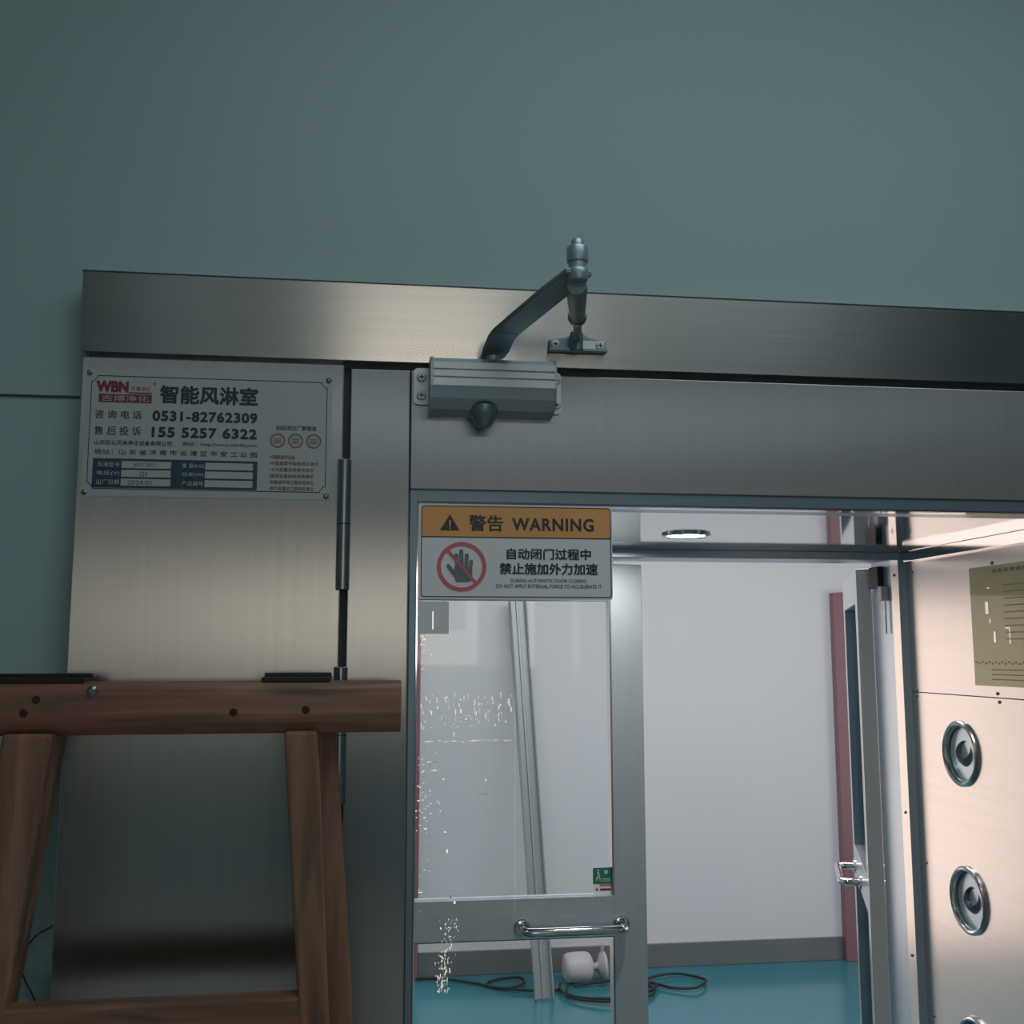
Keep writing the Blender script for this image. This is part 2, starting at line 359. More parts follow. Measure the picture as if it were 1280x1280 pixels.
# ------------------------------------------------------------------ the air shower
AS = thing('air_shower', 'large brushed stainless steel air shower booth with glass doors set into the teal wall', 'air shower', (.61, .02, 0))
ZT = 2.0922
b = B(); xprism(b, [(-.004, 1.9915), (.035, 1.9915), (.035, ZT), (-.013, ZT)], -.355, 1.58); obj('header_panel', b, S_HEAD, AS)
b = B(); box(b, -.3555, 1.5805, -.0136, -.0116, ZT - .0012, ZT + .0006); obj('edge_shade_strip', b, M_DARK, AS)  # added dark strip stands in for the shade along the header's top
def rivet_mesh(r=.0035, h=.003):
    b = B(); lathe(b, (0, 0, 0), (0, 0, 1), [(0, r), (h * .6, r * .9), (h, r * .45), (h, 0)], 14); bmesh.ops.recalc_face_normals(b, faces=b.faces)
    me = bpy.data.meshes.new('screw'); b.to_mesh(me); b.free(); me.materials.append(M_SCREW); return me
SCREW = rivet_mesh(); SCREW_B = rivet_mesh(.006, .004)
def screw(p, axis, parent, me=SCREW, name='screw'):
    o = bpy.data.objects.new(name, me); C.objects.link(o); o.location = p
    o.rotation_mode = 'QUATERNION'; o.rotation_quaternion = Vector(axis).to_track_quat('Z', 'Y')
    o.parent = parent; o.matrix_parent_inverse = Matrix.Translation(-world_loc(parent)); return o
for x in (-.202, .458, .735): screw((x, .012, ZT), (0, 0, 1), AS, SCREW_B, 'rivet')
# cabinet sides
b = B(); box(b, -.354, -.0312, 0, .028, .01, 1.986); obj('side_panel', b, S_PANEL, AS, .0018)
b = B(); box(b, -.350, -.018, .029, 1.045, .0, 2.05); obj('cabinet_body', b, S_FRAME, AS)
b = B(); box(b, 1.238, 1.579, 0, .028, .01, 1.986); obj('side_panel', b, S_PANEL, AS, .0018)
b = B(); box(b, 1.2075, 1.576, .029, 1.045, 0, 2.05); obj('cabinet_body', b, S_FRAME, AS)
b = B(); box(b, -.352, 1.578, .036, 1.045, 1.843, ZT - .003); obj('roof_box', b, S_FRAME, AS)
b = B(); box(b, -.034, -.010, .016, .0285, .01, 1.99); obj('door_seal', b, M_DARK, AS)
b = B(); box(b, -.03, 1.24, .012, .034, 1.984, 1.9915); obj('door_seal', b, M_DARK, AS)
# hinges
for z0, z1 in ((1.6964, 1.862), (1.436, 1.602), (.30, .466)):
    b = B(); lathe(b, (-.0284, -.004, z0), (0, 0, 1), [(0, 0), (0, .0072), (.001, .0085), (z1 - z0 - .001, .0085), (z1 - z0, .0072), (z1 - z0, 0)], 24)
    h = obj('door_hinge', b, M_HINGE, AS, smooth=True)
    b = B(); zm = (z0 + z1) / 2
    for z in (zm - .0006, ): lathe(b, (-.0284, -.004, z), (0, 0, 1), [(0, .0087), (.0012, .0087)], 24)
    obj('hinge_joint', b, M_DARK, h)
# front door leaf
DX0, DX1 = -.0225, 1.075
FD = obj('front_door', (lambda b: (box(b, DX0, .0533, 0, .042, .02, 1.9815), box(b, DX1 - .076, DX1, 0, .042, .02, 1.9815),
      box(b, .0545, DX1 - .0772, 0, .042, 1.8265, 1.9815), box(b, .0545, DX1 - .0772, 0, .042, .02, .20), b)[-1])(B()), S_DOOR, AS, .0012)
b = B(); gx0, gx1, gz0, gz1 = .0545, DX1 - .0772, .20, 1.8265
box(b, gx0, gx0 + .0095, .003, .03, gz0, gz1); box(b, gx1 - .0095, gx1, .003, .03, gz0, gz1)
box(b, gx0 + .0095, gx1 - .0095, .003, .03, gz1 - .016, gz1); box(b, gx0 + .0095, gx1 - .0095, .003, .03, gz0, gz0 + .016)
obj('glazing_seal', b, M_GASK, FD, .001)
b = B(); box(b, gx0 + .0095, gx0 + .0112, .004, .028, gz0 + .016, gz1 - .016); box(b, gx0 + .0112, gx1 - .0112, .004, .028, gz1 - .0175, gz1 - .016)
obj('glint_bead', b, S_CEIL, FD)  # added polished strip stands in for the highlight on the glass edge
b = B(); box(b, gx0 + .0112, gx1 - .0096, .006, .011, gz0 + .016, gz1 - .0175); obj('glass_pane', b, GLASS, FD)
b = B(); box(b, 1.079, 1.2365, 0, .03, .01, 1.986); obj('door_post', b, S_DOOR, AS, .0012)
# inner lintel and ceiling
b = B(); box(b, -.018, 1.206, .045, .2, 1.8275, 1.843); obj('inner_lintel', b, S_FRAME, AS)
b = B(); box(b, -.018, 1.206, .2, .9, 1.84, 1.8425); obj('ceiling_panel', b, S_CEIL, AS)
# inner right wall: two sheets with a joint, air nozzles let into the lower one
NOZ = [1.4146, 1.1286, 0.8427]; NY, NR = 0.7111, .0573
b = B(); box(b, 1.200, 1.2065, .05, .9, 1.5325, 1.84); obj('inner_wall_panel', b, S_IN, AS)
b = B(); z_edges = [.01]; s = .08
def quad(b, y0, y1, z0, z1): b.faces.new([b.verts.new((1.200, y, z)) for y, z in ((y0, z0), (y1, z0), (y1, z1), (y0, z1))])
quad(b, .05, NY - s, .01, 1.5303); quad(b, NY + s, .9, .01, 1.5303)
zs = [.01]
for z in sorted(NOZ): zs += [z - s, z + s]
zs.append(1.5303)
for i in range(0, len(zs), 2): quad(b, NY - s, NY + s, zs[i], zs[i + 1])
for z in NOZ:
    n = 48; ci, sq = [], []
    for k in range(n):
        a = 2 * PI * k / n; c, q = math.cos(a), math.sin(a); m = s / max(abs(c), abs(q))
        ci.append(b.verts.new((1.200, NY + NR * c, z + NR * q))); sq.append(b.verts.new((1.200, NY + m * c, z + m * q)))
    for k in range(n): b.faces.new((ci[k], ci[(k + 1) % n], sq[(k + 1) % n], sq[k]))
lowp = obj('inner_wall_panel', b, S_IN, AS)
b = B(); box(b, 1.2015, 1.2065, .05, .9, 1.5301, 1.5327); obj('panel_joint', b, M_DARK, AS)
b = B(); box(b, -.018, -.012, .05, .9, .01, 1.84); obj('inner_wall_panel', b, S_IN, AS)
# angle trim between wall and ceiling
b = B(); box(b, 1.188, 1.1999, .05, .899, 1.817, 1.84); obj('angle_trim', b, S_CEIL, AS, .0012)
# nozzles
noz0 = None
M_SOCK = mat('nozzle_socket_metal', (0.11, 0.17, 0.19), 0.3, 0.4); M_RING = mat('nozzle_ring_metal', (0.72, 0.71, 0.70), 0.2, 1.0)
for z in NOZ:
    if noz0 is None:
        b = B(); o0 = (1.200, NY, z)
        lathe(b, o0, (-1, 0, 0), [(-.004, .0565), (0, .0655), (.004, .0655), (.0065, .063), (.0075, .060), (.006, .0565), (.002, .0545), (-.002, .054)], 48)
        r_ = obj('air_nozzle', b, M_RING, AS, smooth=True)
        b = B(); lathe(b, o0, (-1, 0, 0), [(-.002, .0545), (-.018, .050), (-.032, .040), (-.038, .030), (-.040, 0)], 40); k1 = obj('nozzle_socket', b, M_SOCK, r_, smooth=True)
        b = B(); ax = Vector((-1, -.25, .35)).normalized(); prof = [(-.030 * math.cos(a), .030 * math.sin(a)) for a in [PI * i / 14 for i in range(12)]]
        prof = [(h, max(r, 0)) for h, r in prof] + [(.021, .0165), (.004, .0150), (.004, 0)]
        lathe(b, (1.200 + .022, NY, z), ax, prof, 30); k2 = obj('nozzle_ball', b, M_SOCK, r_, smooth=True)
        noz0 = r_, k1, k2
    else:
        cp = []
        for o in noz0:
            n = o.copy(); C.objects.link(n); cp.append(n)
        cp[0].location = (0, 0, z - NOZ[0])
        for k in cp[1:]: k.parent = cp[0]
# screws on the right wall
for y, z in ((0.5652, 1.7889), (0.5722, 1.5395), (0.5679, 1.5237), (0.8721, 1.7928), (0.877, 1.537), (0.877, 1.5237), (0.8721, 1.1706), (0.8721, 0.8595)):
    screw((1.200, y, z), (-1, 0, 0), AS)
# ceiling downlight
b = B(); lathe(b, (.60, .597, 1.84), (0, 0, -1), [(0, .046), (.003, .046), (.005, .042), (.003, .036), (0, .036)], 36)
dl = obj('downlight', b, CHROME, AS, smooth=True)
b = B(); lathe(b, (.60, .597, 1.8395), (0, 0, -1), [(0, .036), (.002, .034), (.0025, 0)], 32); obj('lamp_lens', b, emit('downlight_lens', (1.0, 0.93, 0.84), 30), dl)
lp = bpy.data.lights.new('downlight_lamp', 'AREA'); lp.shape = 'DISK'; lp.size = .066; lp.energy = 2.6; lp.color = (1.0, .92, .84)
lo = bpy.data.objects.new('downlight_lamp', lp); C.objects.link(lo); lo.location = (.60, .597, 1.833)
# rear frame
b = B(); box(b, 1.1812, 1.1819, .9005, .934, 0, 1.838); obj('lit_reveal_strip', b, S_IN, AS)  # brighter steel than the post, put on so this face looks lit
b = B(); box(b, 1.182, 1.2065, .90, .934, 0, 1.84); rf = obj('rear_frame_post', b, S_FRAME, AS, .001)
b = B(); box(b, 1.190, 1.2065, .935, 1.045, 0, 1.84); obj('rear_jamb', b, S_FRAME, AS)
for z in (1.86 - .04, 1.30, 1.0, .7): screw((1.1812, .918, z - .03), (-1, 0, 0), AS)
b = B(); box(b, -.018, .044, .90, 1.045, 0, 1.84); obj('rear_frame_post', b, S_FRAME, AS, .001)
b = B(); box(b, .044, 1.182, .90, .935, 1.8225, 1.84); obj('rear_frame_lintel', b, S_FRAME, AS, .001)
b = B(); box(b, .044, 1.19, .936, 1.045, 1.826, 1.843); obj('rear_frame_lintel', b, S_FRAME, AS, .001)
# rear leaves, built flat at the origin with the hinge edge on x = 0 and the leaf along +x
S_LEAF = steel('steel_leaf', (0.55, 0.64, 0.72), 0.4, gamt=0.08, grain=(1.5, 1, .05))
def leaf(L, stile, hstile, parent, S_LEAF=None):
    b = B(); d = .035
    box(b, 0, hstile, 0, d, .015, 1.815); box(b, L - stile, L, 0, d, .015, 1.815)
    for z0, z1 in ((1.735, 1.815), (1.011, 1.095), (.015, .16)): box(b, hstile, L - stile, 0, d, z0, z1)
    lf = obj('rear_door', b, S_LEAF, parent, .001)
    b = B(); box(b, hstile, L - stile, .014, .019, 1.095, 1.735); box(b, hstile, L - stile, .014, .019, .16, 1.011); g = obj('glass_pane', b, GLASS2, lf)
    b = B(); q = .004
    for z0, z1 in ((1.095, 1.735), (.16, 1.011)):
        box(b, hstile, hstile + q, .001, d - .001, z0, z1); box(b, L - stile - q, L - stile, .001, d - .001, z0, z1)
        box(b, hstile + q, L - stile - q, .001, d - .001, z1 - q * .5, z1)
    obj('glazing_seal', b, M_GASK, lf)  # added to keep the stile's inner side from reflecting the sunlit pane
    hs = []
    for side in (-1, 1):
        y0 = 0 if side < 0 else d; yy = y0 + side * .048; b = B(); z = 1.036; a, c = L - .275, L - .058
        tube(b, smooth_path([(a, y0, z), (a, y0 + side * .03, z), (a + .006, yy - side * .006, z), (a + .022, yy, z), ((a + c) / 2, yy, z), (c - .022, yy, z), (c - .006, yy - side * .006, z), (c, y0 + side * .03, z), (c, y0, z)], 6), .0095, 14)
        for xx in (a, c): lathe(b, (xx, y0, z), (0, side, 0), [(0, .018), (.004, .018), (.006, .014), (.006, .0095)], 20)
        hs.append(obj('door_handle', b, CHROME, lf, smooth=True))
    return lf
S_LEAF.node_tree.nodes['Principled BSDF'].inputs['Metallic'].default_value = 0.6
S_LEAF.node_tree.nodes['Principled BSDF'].inputs['Coat Weight'].default_value = 0.6
S_LEAF_LIT = steel('steel_leaf_lit', (0.78, 0.78, 0.79), 0.24, gamt=0.04); S_LEAF_LIT.node_tree.nodes['Principled BSDF'].inputs['Metallic'].default_value = 0.72  # same leaf steel, with the white wall's reflection put into a lighter colour
l1 = leaf(.566, .0715, .055, AS, S_LEAF); l1.location = (.052, 1.003, 0)
l2 = leaf(.555, .060, .060, AS, S_LEAF_LIT); l2.location = (1.192, 1.052, 0)
ang = math.atan2(.49, .195); l2.rotation_euler = (0, 0, ang)
# door contact and rod beside the open leaf
b = B(); box(b, 1.175, 1.1895, .985, 1.03, 1.765, 1.815); dc = obj('door_contact', b, M_IRON, AS, .002)
b = B(); box(b, 1.172, 1.1895, .965, .985, 1.735, 1.768); obj('door_contact', b, M_PLASTIC, AS, .002)
b = B(); tube(b, [(1.184, .972, 1.736), (1.184, .972, 1.66)], .002, 8); obj('contact_rod', b, CHROME, AS)
# residue of the protective film on the front glass
b = B(); yv = .0055
def flake(x, z, wx, wz):
    n = random.randint(5, 8); pts = []
    for k in range(n):
        a = 2 * PI * k / n; r = random.uniform(.45, 1.0); pts.append((x + wx * r * math.cos(a), z + wz * r * math.sin(a)))
    tl = math.tan((math.radians(2) - math.atan((z - 1.62) / 1.36)) / 2 + math.radians(random.gauss(0, 2.2)))  # tilts each flake to mirror the window as a bright glint
    b.faces.new([b.verts.new((px_, yv - .0006 + (pz_ - z) * tl, pz_)) for px_, pz_ in pts])
for k in range(70):
    x = .068 + .118 * random.random(); z = 1.566 - abs(random.gauss(0, .018))
    flake(x, z, random.uniform(.0004, .0013), random.uniform(.0012, .0065))
for k in range(30): flake(random.uniform(.10, .13) + random.gauss(0, .012), random.uniform(1.525, 1.542), random.uniform(.0008, .003), random.uniform(.0004, .0009))
for k in range(40): flake(random.uniform(.067, .187), 1.5095 + random.gauss(0, .0007), random.uniform(.002, .006), random.uniform(.0003, .0007))
for k in range(22): flake(.066 + abs(random.gauss(0, .010)), 1.625 + random.gauss(0, .022), random.uniform(.0005, .002), random.uniform(.0005, .003))
for k in range(60): flake(.066 + abs(random.gauss(0, .012)), 1.43 + random.gauss(0, .05), random.uniform(.0006, .003), random.uniform(.0004, .0013))
for k in range(160):
    tt = random.random(); flake(.100 + .018 * (1 - tt) * random.random() + .007 * random.gauss(0, .6), 1.296 - .085 * tt, random.uniform(.0003, .0010), random.uniform(.0004, .0016) * (1 + 1.6 * tt))
for (x, z, wx, wz) in ((.089, 1.474, .0055, .001), (.1, 1.463, .002, .001), (.150, 1.444, .010, .0012), (.135, 1.446, .003, .0007), (.153, 1.461, .0015, .0015), (.115, 1.315, .0022, .0035), (.110, 1.322, .0018, .003), (.119, 1.332, .0035, .0015), (.073, 1.328, .0035, .0012), (.105, 1.376, .0016, .0045)):
    flake(x, z, wx, wz)
ring(b, .088, 1.479, .0062, .0046, yv, 18)
fl = obj('film_residue', b, M_FLAKE, FD); fl['kind'] = 'stuff'
fl['label'] = 'white flakes of torn protective film on the glass'
b = B(); box(b, .0665, .190, .0052, .0058, 1.30, 1.567); obj('protective_film', b, FILM, FD)

# ------------------------------------------------------------------ door closer
DC = thing('door_closer', 'silver surface mounted door closer with a folded arm above the warning sign', 'door closer', (.16, 0, 1.95))
b = B(); xprism(b, [(-.001, 1.990), (-.034, 1.990), (-.046, 1.987), (-.052, 1.981), (-.0525, 1.972), (-.0515, 1.9715), (-.0515, 1.9705), (-.0525, 1.970), (-.0525, 1.962), (-.0515, 1.9615), (-.0515, 1.9605), (-.0525, 1.960),
                    (-.0525, 1.950), (-.047, 1.936), (-.034, 1.924), (-.001, 1.921)], .079, .2345); body = obj('closer_body', b, M_ALU, DC)
b = B()
for z0, z1 in ((1.9722, 1.9805), (1.9622, 1.9698), (1.9505, 1.9598)): box(b, .0805, .2345, -.0533, -.0520, z0, z1)
obj('face_strip', b, M_ALU_L, body)
b = B(); xprism(b, [(-.001, 1.9905), (-.036, 1.9908), (-.048, 1.988), (-.0535, 1.981), (-.0535, 1.950), (-.048, 1.9355), (-.035, 1.923), (-.001, 1.920)], .0765, .0795); obj('end_cap', b, M_ALU, body)
b = B(); xprism(b, [(-.001, 1.9905), (-.036, 1.9908), (-.048, 1.988), (-.0535, 1.981), (-.0535, 1.950), (-.048, 1.9355), (-.035, 1.923), (-.001, 1.920)], .234, .2365); obj('end_cap', b, M_ALU, body)
b = B(); prism(b, rounded(.0575, .0815, 1.936, 1.984, .006), -.005, -.0005); obj('mounting_ear', b, M_ALU_L, DC)
b = B(); prism(b, rounded(.2330, .2505, 1.928, 1.984, .006), -.005, -.0005); obj('mounting_ear', b, M_ALU_L, DC)
b = B(); lathe(b, (0, 0, 0), (0, 0, 1), [(0, .0062), (.0015, .0062), (.0034, .0045), (.0036, 0)], 16)
nf = len(b.faces); box(b, -.0034, .0034, -.0008, .0008, .003, .0039); box(b, -.0008, .0008, -.0034, .0034, .003, .0039)
bmesh.ops.recalc_face_normals(b, faces=b.faces); b.faces.ensure_lookup_table()
for f_ in b.faces[nf:]: f_.material_index = 1
SCREW_X = bpy.data.meshes.new('cross_screw'); b.to_mesh(SCREW_X); b.free(); SCREW_X.materials.append(M_ALU_L); SCREW_X.materials.append(M_DARK)
for x, z in ((.0675, 1.9715), (.0675, 1.9475), (.2435, 1.973), (.2435, 1.940)):
    s_ = screw((x, -.005, z), (0, -1, 0), DC, SCREW_X, 'cross_screw')
b = B(); lathe(b, (.146, -.028, 1.930), (0, 0, -1), [(0, .0185), (.010, .0185), (.013, .0165), (.022, .011), (.026, .009), (.027, 0)], 24); obj('valve_cap', b, M_ARM, DC, smooth=True)
b = B(); cyl(b, (.158, -.024, 1.988), (.158, -.024, 2.004), .0095); obj('spindle', b, M_ALU_L, DC, smooth=True)
# main arm: flat bar from the spindle to the elbow, with a step near the spindle
def bar(bm, pts, wd, th):
    pts = [Vector(p) for p in pts]; prev = None
    for i, p in enumerate(pts):
        d = (pts[min(i + 1, len(pts) - 1)] - pts[max(i - 1, 0)]).normalized(); s = d.cross(Vector((0, 0, 1))).normalized(); n = s.cross(d).normalized()
        wv = wd[i] if isinstance(wd, (list, tuple)) else wd
        q = [bm.verts.new(p + s * (wv / 2) * a + n * (th / 2) * c) for a, c in ((-1, -1), (1, -1), (1, 1), (-1, 1))]
        if prev:
            for k in range(4): bm.faces.new((prev[k], prev[(k + 1) % 4], q[(k + 1) % 4], q[k]))
        else: bm.faces.new(q[::-1])
        prev = q
    bm.faces.new(prev)
b = B(); bar(b, [(.153, -.010, 1.999), (.158, -.024, 1.999), (.160, -.040, 2.001), (.164, -.062, 2.011), (.168, -.074, 2.015), (.205, -.220, 2.020), (.2195, -.283, 2.020)], [.022, .031, .034, .034, .034, .034, .030], .006)
obj('main_arm', b, M_ARM, DC, .0012)
E_ = Vector((.219, -.2775, 2.022))
b = B(); lathe(b, E_, (0, 0, 1), [(-.010, 0), (-.010, .0105), (-.006, .0118), (.0005, .0120), (.002, .0112), (.0035, .0098), (.010, .0098), (.0105, .0112), (.012, .0116), (.0255, .0116), (.027, .0110), (.028, .0088), (.028, .0068), (.034, .0068), (.0355, .0058), (.0355, 0)], 28); obj('elbow_joint', b, M_ALU, DC, smooth=True)
S0, S1 = Vector((.2195, -.270, 2.010)), Vector((.268, -.030, 2.0235))
d_ = S1 - S0
b = B(); n = 10; tube(b, [S0 + d_ * (k / n) * .56 for k in range(n + 1)], 0, 16, [.0105, .0115, .0115, .0112, .011, .0108, .0105, .010, .0098, .0095, .009]); obj('forearm_sleeve', b, M_ARM, DC, smooth=True)
b = B(); p_ = S0 + d_ * .55; lathe(b, p_, d_, [(-.003, .0095), (0, .0115), (.004, .0112), (.006, .0085), (.006, .004)], 24); obj('lock_ring', b, CHROME, DC, smooth=True)
b = B(); tube(b, [S0 + d_ * .5, S0 + d_ * .98], .0055, 12); obj('forearm_rod', b, M_ARM, DC, smooth=True)
b = B(); prism(b, [(.2335, 2.0095), (.3095, 2.0095), (.3095, 2.026), (.288, 2.0300), (.280, 2.0345), (.262, 2.0345), (.255, 2.0300), (.2335, 2.026)], -.0145, -.0082); sh = obj('arm_bracket', b, M_ARM, DC, .0012)
b = B(); prism(b, [(.2335, 2.0095), (.3095, 2.0095), (.3095, 2.0125), (.2335, 2.0125)], -.024, -.0086); obj('bracket_lip', b, M_ARM, sh)
b = B(); box(b, .275, .3075, -.0160, -.0142, 2.0135, 2.0255); obj('bracket_plate', b, M_ALU_L, sh)
b = B(); cyl(b, (.268, -.024, 2.008), (.268, -.024, 2.034), .0085); cyl(b, (.268, -.024, 2.021), (.268, -.011, 2.021), .006); obj('bracket_pivot', b, M_ARM, sh, smooth=True)
for x in (.2415, .301): screw((x, -.0150, 2.019), (0, -1, 0), DC, SCREW_X, 'cross_screw')

# ------------------------------------------------------------------ nameplate on the side panel
PX0, PX1, PZ0, PZ1 = -.3470, -.0460, 1.8100, 1.9680
NP = thing('nameplate', 'metal nameplate with red logo, phone numbers and blue table on the left steel panel', 'nameplate', ((PX0 + PX1) / 2, 0, PZ0))
b = B(); prism(b, rounded(PX0, PX1, PZ0, PZ1, .004), -.0012, -.0001); obj('plate', b, M_PLATE, NP)
Yp = -.0015; Yp2 = -.0018
SXP = (PX1 - PX0) / 1128.0; SZP = (PZ1 - PZ0) / 562.0      # the plate's own layout grid: 1128 by 562
def px(x): return PX0 + x * SXP
def pz(y): return PZ1 - y * SZP
def ptext(name, s, x0, x1, y0, y1, m, wt=0.0, parent=NP, y=Yp, sp=1.0): return text(name, s, px(x0), px(x1), pz(y1), pz(y0), y, m, parent, wt, sp)
b = B(); o = 22; c = 26
pts = [(o + c, o), (1106 - c, o), (1106 - c, o + 8), (1106 - 8, o + c), (1106, o + c), (1106, 530 - c), (1106 - 8, 530 - c), (1106 - c, 530 - 8), (1106 - c, 530), (o + c, 530), (o + c, 530 - 8), (o + 8, 530 - c), (o, 530 - c), (o, o + c), (o + 8, o + c), (o + c, o + 8)]
outline(b, [(px(x), pz(y)) for x, y in pts][::-1], .0009, Yp); obj('border_line', b, INK, NP)
for x, y in ((14, 12), (1112, 12), (14, 546), (1110, 544)): screw((px(x), -.0012, pz(y)), (0, -1, 0), NP)
# logo
lg = ptext('logo_letters', 'WBN', 45, 190, 45, 98, INK_R, .07)
b = B(); rect(b, px(190), px(296), pz(101), pz(95), Yp); rect(b, px(58), px(296), pz(143), pz(105), Yp); obj('logo_bar', b, INK_R, NP)
ptext('logo_lettering', '万博净化', 200, 288, 68, 90, INK_R, .0)
ptext('logo_lettering', '吉博净化', 72, 284, 110, 138, M_PLATE, .0, y=Yp2)
ptext('registered_mark', '®', 300, 314, 46, 62, INK_G)
ptext('heading', '智能风淋室', 332, 782, 57, 142, INK, .035)
ptext('phone_caption', '咨 询 电 话', 45, 255, 178, 216, INK_G, .012)
ptext('phone_number', '0531-82762309', 302, 782, 174, 222, INK, .06, sp=1.1)
ptext('service_caption', '售 后 投 诉', 45, 255, 250, 290, INK_G, .012)
ptext('service_number', '155 5257 6322', 302, 782, 247, 295, INK, .06, sp=1.1)
ptext('company_line', '山东旺北风淋净化设备有限公司', 48, 395, 312, 334, INK_G, .012)
ptext('web_line', '网址：http://www.wbnfls.com', 445, 782, 312, 333, INK_G, .004)
ptext('address_line', '地址：山 东 省 济 南 市 长 清 区 平 安 工 业 园', 50, 786, 352, 376, INK_G, .012)
b = B(); rect(b, px(46), px(788), pz(524), pz(394), Yp); tb = obj('data_table', b, INK_BLUE, NP)
for x0, x1 in ((174, 396), (550, 768)):
    for k in range(3): b = B(); rect(b, px(x0), px(x1), pz(436 + k * 39), pz(405 + k * 39), Yp2); obj('table_cell', b, M_PLATE, tb)
for k, (l_, r_) in enumerate((('风淋型号', '重 量(KG)'), ('电压(V)', '功率(W)'), ('出厂日期', '产品编号'))):
    ptext('table_lettering', l_, 66, 166, 410 + k * 39, 432 + k * 39, INK_L, .0, tb, Yp2)
    ptext('table_lettering', r_, 446, 544, 410 + k * 39, 432 + k * 39, INK_L, .0, tb, Yp2)
Yp3 = -.0021
for k, (l_, a, c_) in enumerate((('JAZ1200/1', 225, 330), ('220', 255, 290), ('2024.01', 205, 310))):
    ptext('table_lettering', l_, a, c_, 412 + k * 39, 431 + k * 39, INK_G, -.004, tb, Yp3)
ptext('scan_caption', '扫码添加厂家微信', 870, 1058, 226, 250, INK_G, .008)
for i, x in enumerate((878, 962, 1046)):
    b = B(); ring(b, px(x), pz(296), 36 * SXP, 30 * SXP, Yp, 28)
    for k in range(3): rect(b, px(x - 17), px(x + 17), pz(291 + k * 9), pz(286 + k * 9), Yp)
    for k in range(18):
        a = 2 * PI * k / 18; ring(b, px(x) + 26 * SXP * math.cos(a), pz(296) + 26 * SXP * math.sin(a), 3 * SXP, 0.0003, Yp, 6)
    obj('seal_mark', b, INK_S, NP)
for k, (s_, x1) in enumerate((('•中国制造专业品', 960), ('•中国建筑节能标准化单位', 1072), ('•十大质量优秀单位证书', 1050), ('•国家监督抽检合格单位', 1050), ('•安徽省环保工程示范单位', 1050), ('•浙江省重点工程供应单位', 1050))):
    ptext('award_line', s_, 842, x1, 362 + k * 28.5, 380 + k * 28.5, INK_S, .02)

# ------------------------------------------------------------------ warning sign on the glass
WX0, WX1, WZ0, WZ1 = .0660, .3185, 1.6862, 1.8100
WS = thing('warning_sign', 'orange and white door warning sticker with crossed-out hand on the front glass', 'warning sign', ((WX0 + WX1) / 2, .005, WZ0))
b = B(); prism(b, rounded(WX0, WX1, WZ0, WZ1, .004), .0045, .0052); obj('sign_sheet', b, PAPER, WS)
SXW = (WX1 - WX0) / 863.0; SZW = (WZ1 - WZ0) / 440.0
def wx(x): return WX0 + x * SXW
def wz(y): return WZ1 - y * SZW
Y1, Y2, Y3 = .0042, .0039, .0036
def wtext(name, s, x0, x1, y0, y1, m, wt=0.0, y=Y2, sp=1.0): return text(name, s, wx(x0), wx(x1), wz(y1), wz(y0), y, m, WS, wt, sp)
b = B(); R_ = rounded(wx(12), wx(858), wz(430), wz(13), .0045); outline(b, R_, .0011, Y2); rect(b, wx(13), wx(857), wz(159), wz(154), Y2); obj('border_line', b, BLACKP, WS)
b = B(); flat(b, [(wx(14), wz(155)), (wx(857), wz(155))] + rounded(wx(14), wx(857), wz(155), wz(14), .004)[:6] + rounded(wx(14), wx(857), wz(155), wz(14), .004)[6:12], Y1); obj('warning_band', b, ORANGE, WS)
b = B(); flat(b, [(wx(93), wz(127)), (wx(180), wz(127)), (wx(137), wz(53))], Y2); obj('warning_triangle', b, BLACKP, WS)
b = B(); rect(b, wx(134), wx(141), wz(108), wz(80), Y3); rect(b, wx(134), wx(141), wz(120), wz(113), Y3); obj('exclamation_mark', b, ORANGE, WS)
wtext('heading', '警告', 221, 373, 54, 130, BLACKP, .022)
wtext('heading', 'WARNING', 412, 780, 64, 125, BLACKP, .04, sp=1.12)
wtext('instruction', '自动闭门过程中', 388, 766, 205, 257, INK, .03)
wtext('instruction', '禁止施加外力加速', 356, 796, 272, 326, INK, .03)
wtext('instruction', 'DURING AUTOMATIC DOOR CLOSING', 406, 744, 345, 361, INK_G, .004)
wtext('instruction', 'DO NOT APPLY EXTERNAL FORCE TO ACCELERATE IT', 341, 812, 370, 387, INK_G, .004)
# hand and prohibition ring
b = B(); cx, cy = 190, 292; lift = [0]
def cap(x0, y0, x1, y1, r):
    d = Vector((x1 - x0, y1 - y0)).normalized(); n = Vector((-d.y, d.x)); a0 = math.atan2(n.y, n.x)
    pts = [(x0 + n.x * r, y0 + n.y * r)] + [(x0 - n.x * r, y0 - n.y * r)]
    pts += [(x1 + r * math.cos(a0 + PI + PI * k / 8), y1 + r * math.sin(a0 + PI + PI * k / 8)) for k in range(9)]
    lift[0] += 3.5e-5; flat(b, [(wx(x), wz(y)) for x, y in pts], Y2 - lift[0])
cap(172, 305, 166, 240, 9); cap(190, 300, 187, 222, 9.5); cap(209, 300, 212, 240, 9); cap(226, 310, 232, 268, 8); cap(165, 335, 132, 290, 9)
flat(b, [(wx(x), wz(y)) for x, y in ((160, 290), (236, 295), (237, 335), (230, 350), (224, 362), (165, 362), (160, 345), (152, 330))], Y2)
obj('hand_symbol', b, HANDG, WS)
b = B(); ring(b, wx(cx), wz(cy), 108 * SXW, 91 * SXW, Y3, 48); k_ = 96 / math.sqrt(2)
dx, dy = 62 * 1.0, 74 * 1.0; nx, ny = 5.2, -4.3
flat(b, [(wx(cx - dx + nx), wz(cy - dy + ny)), (wx(cx - dx - nx), wz(cy - dy - ny)), (wx(cx + dx - nx), wz(cy + dy - ny)), (wx(cx + dx + nx), wz(cy + dy + ny))], Y3 - .0002)
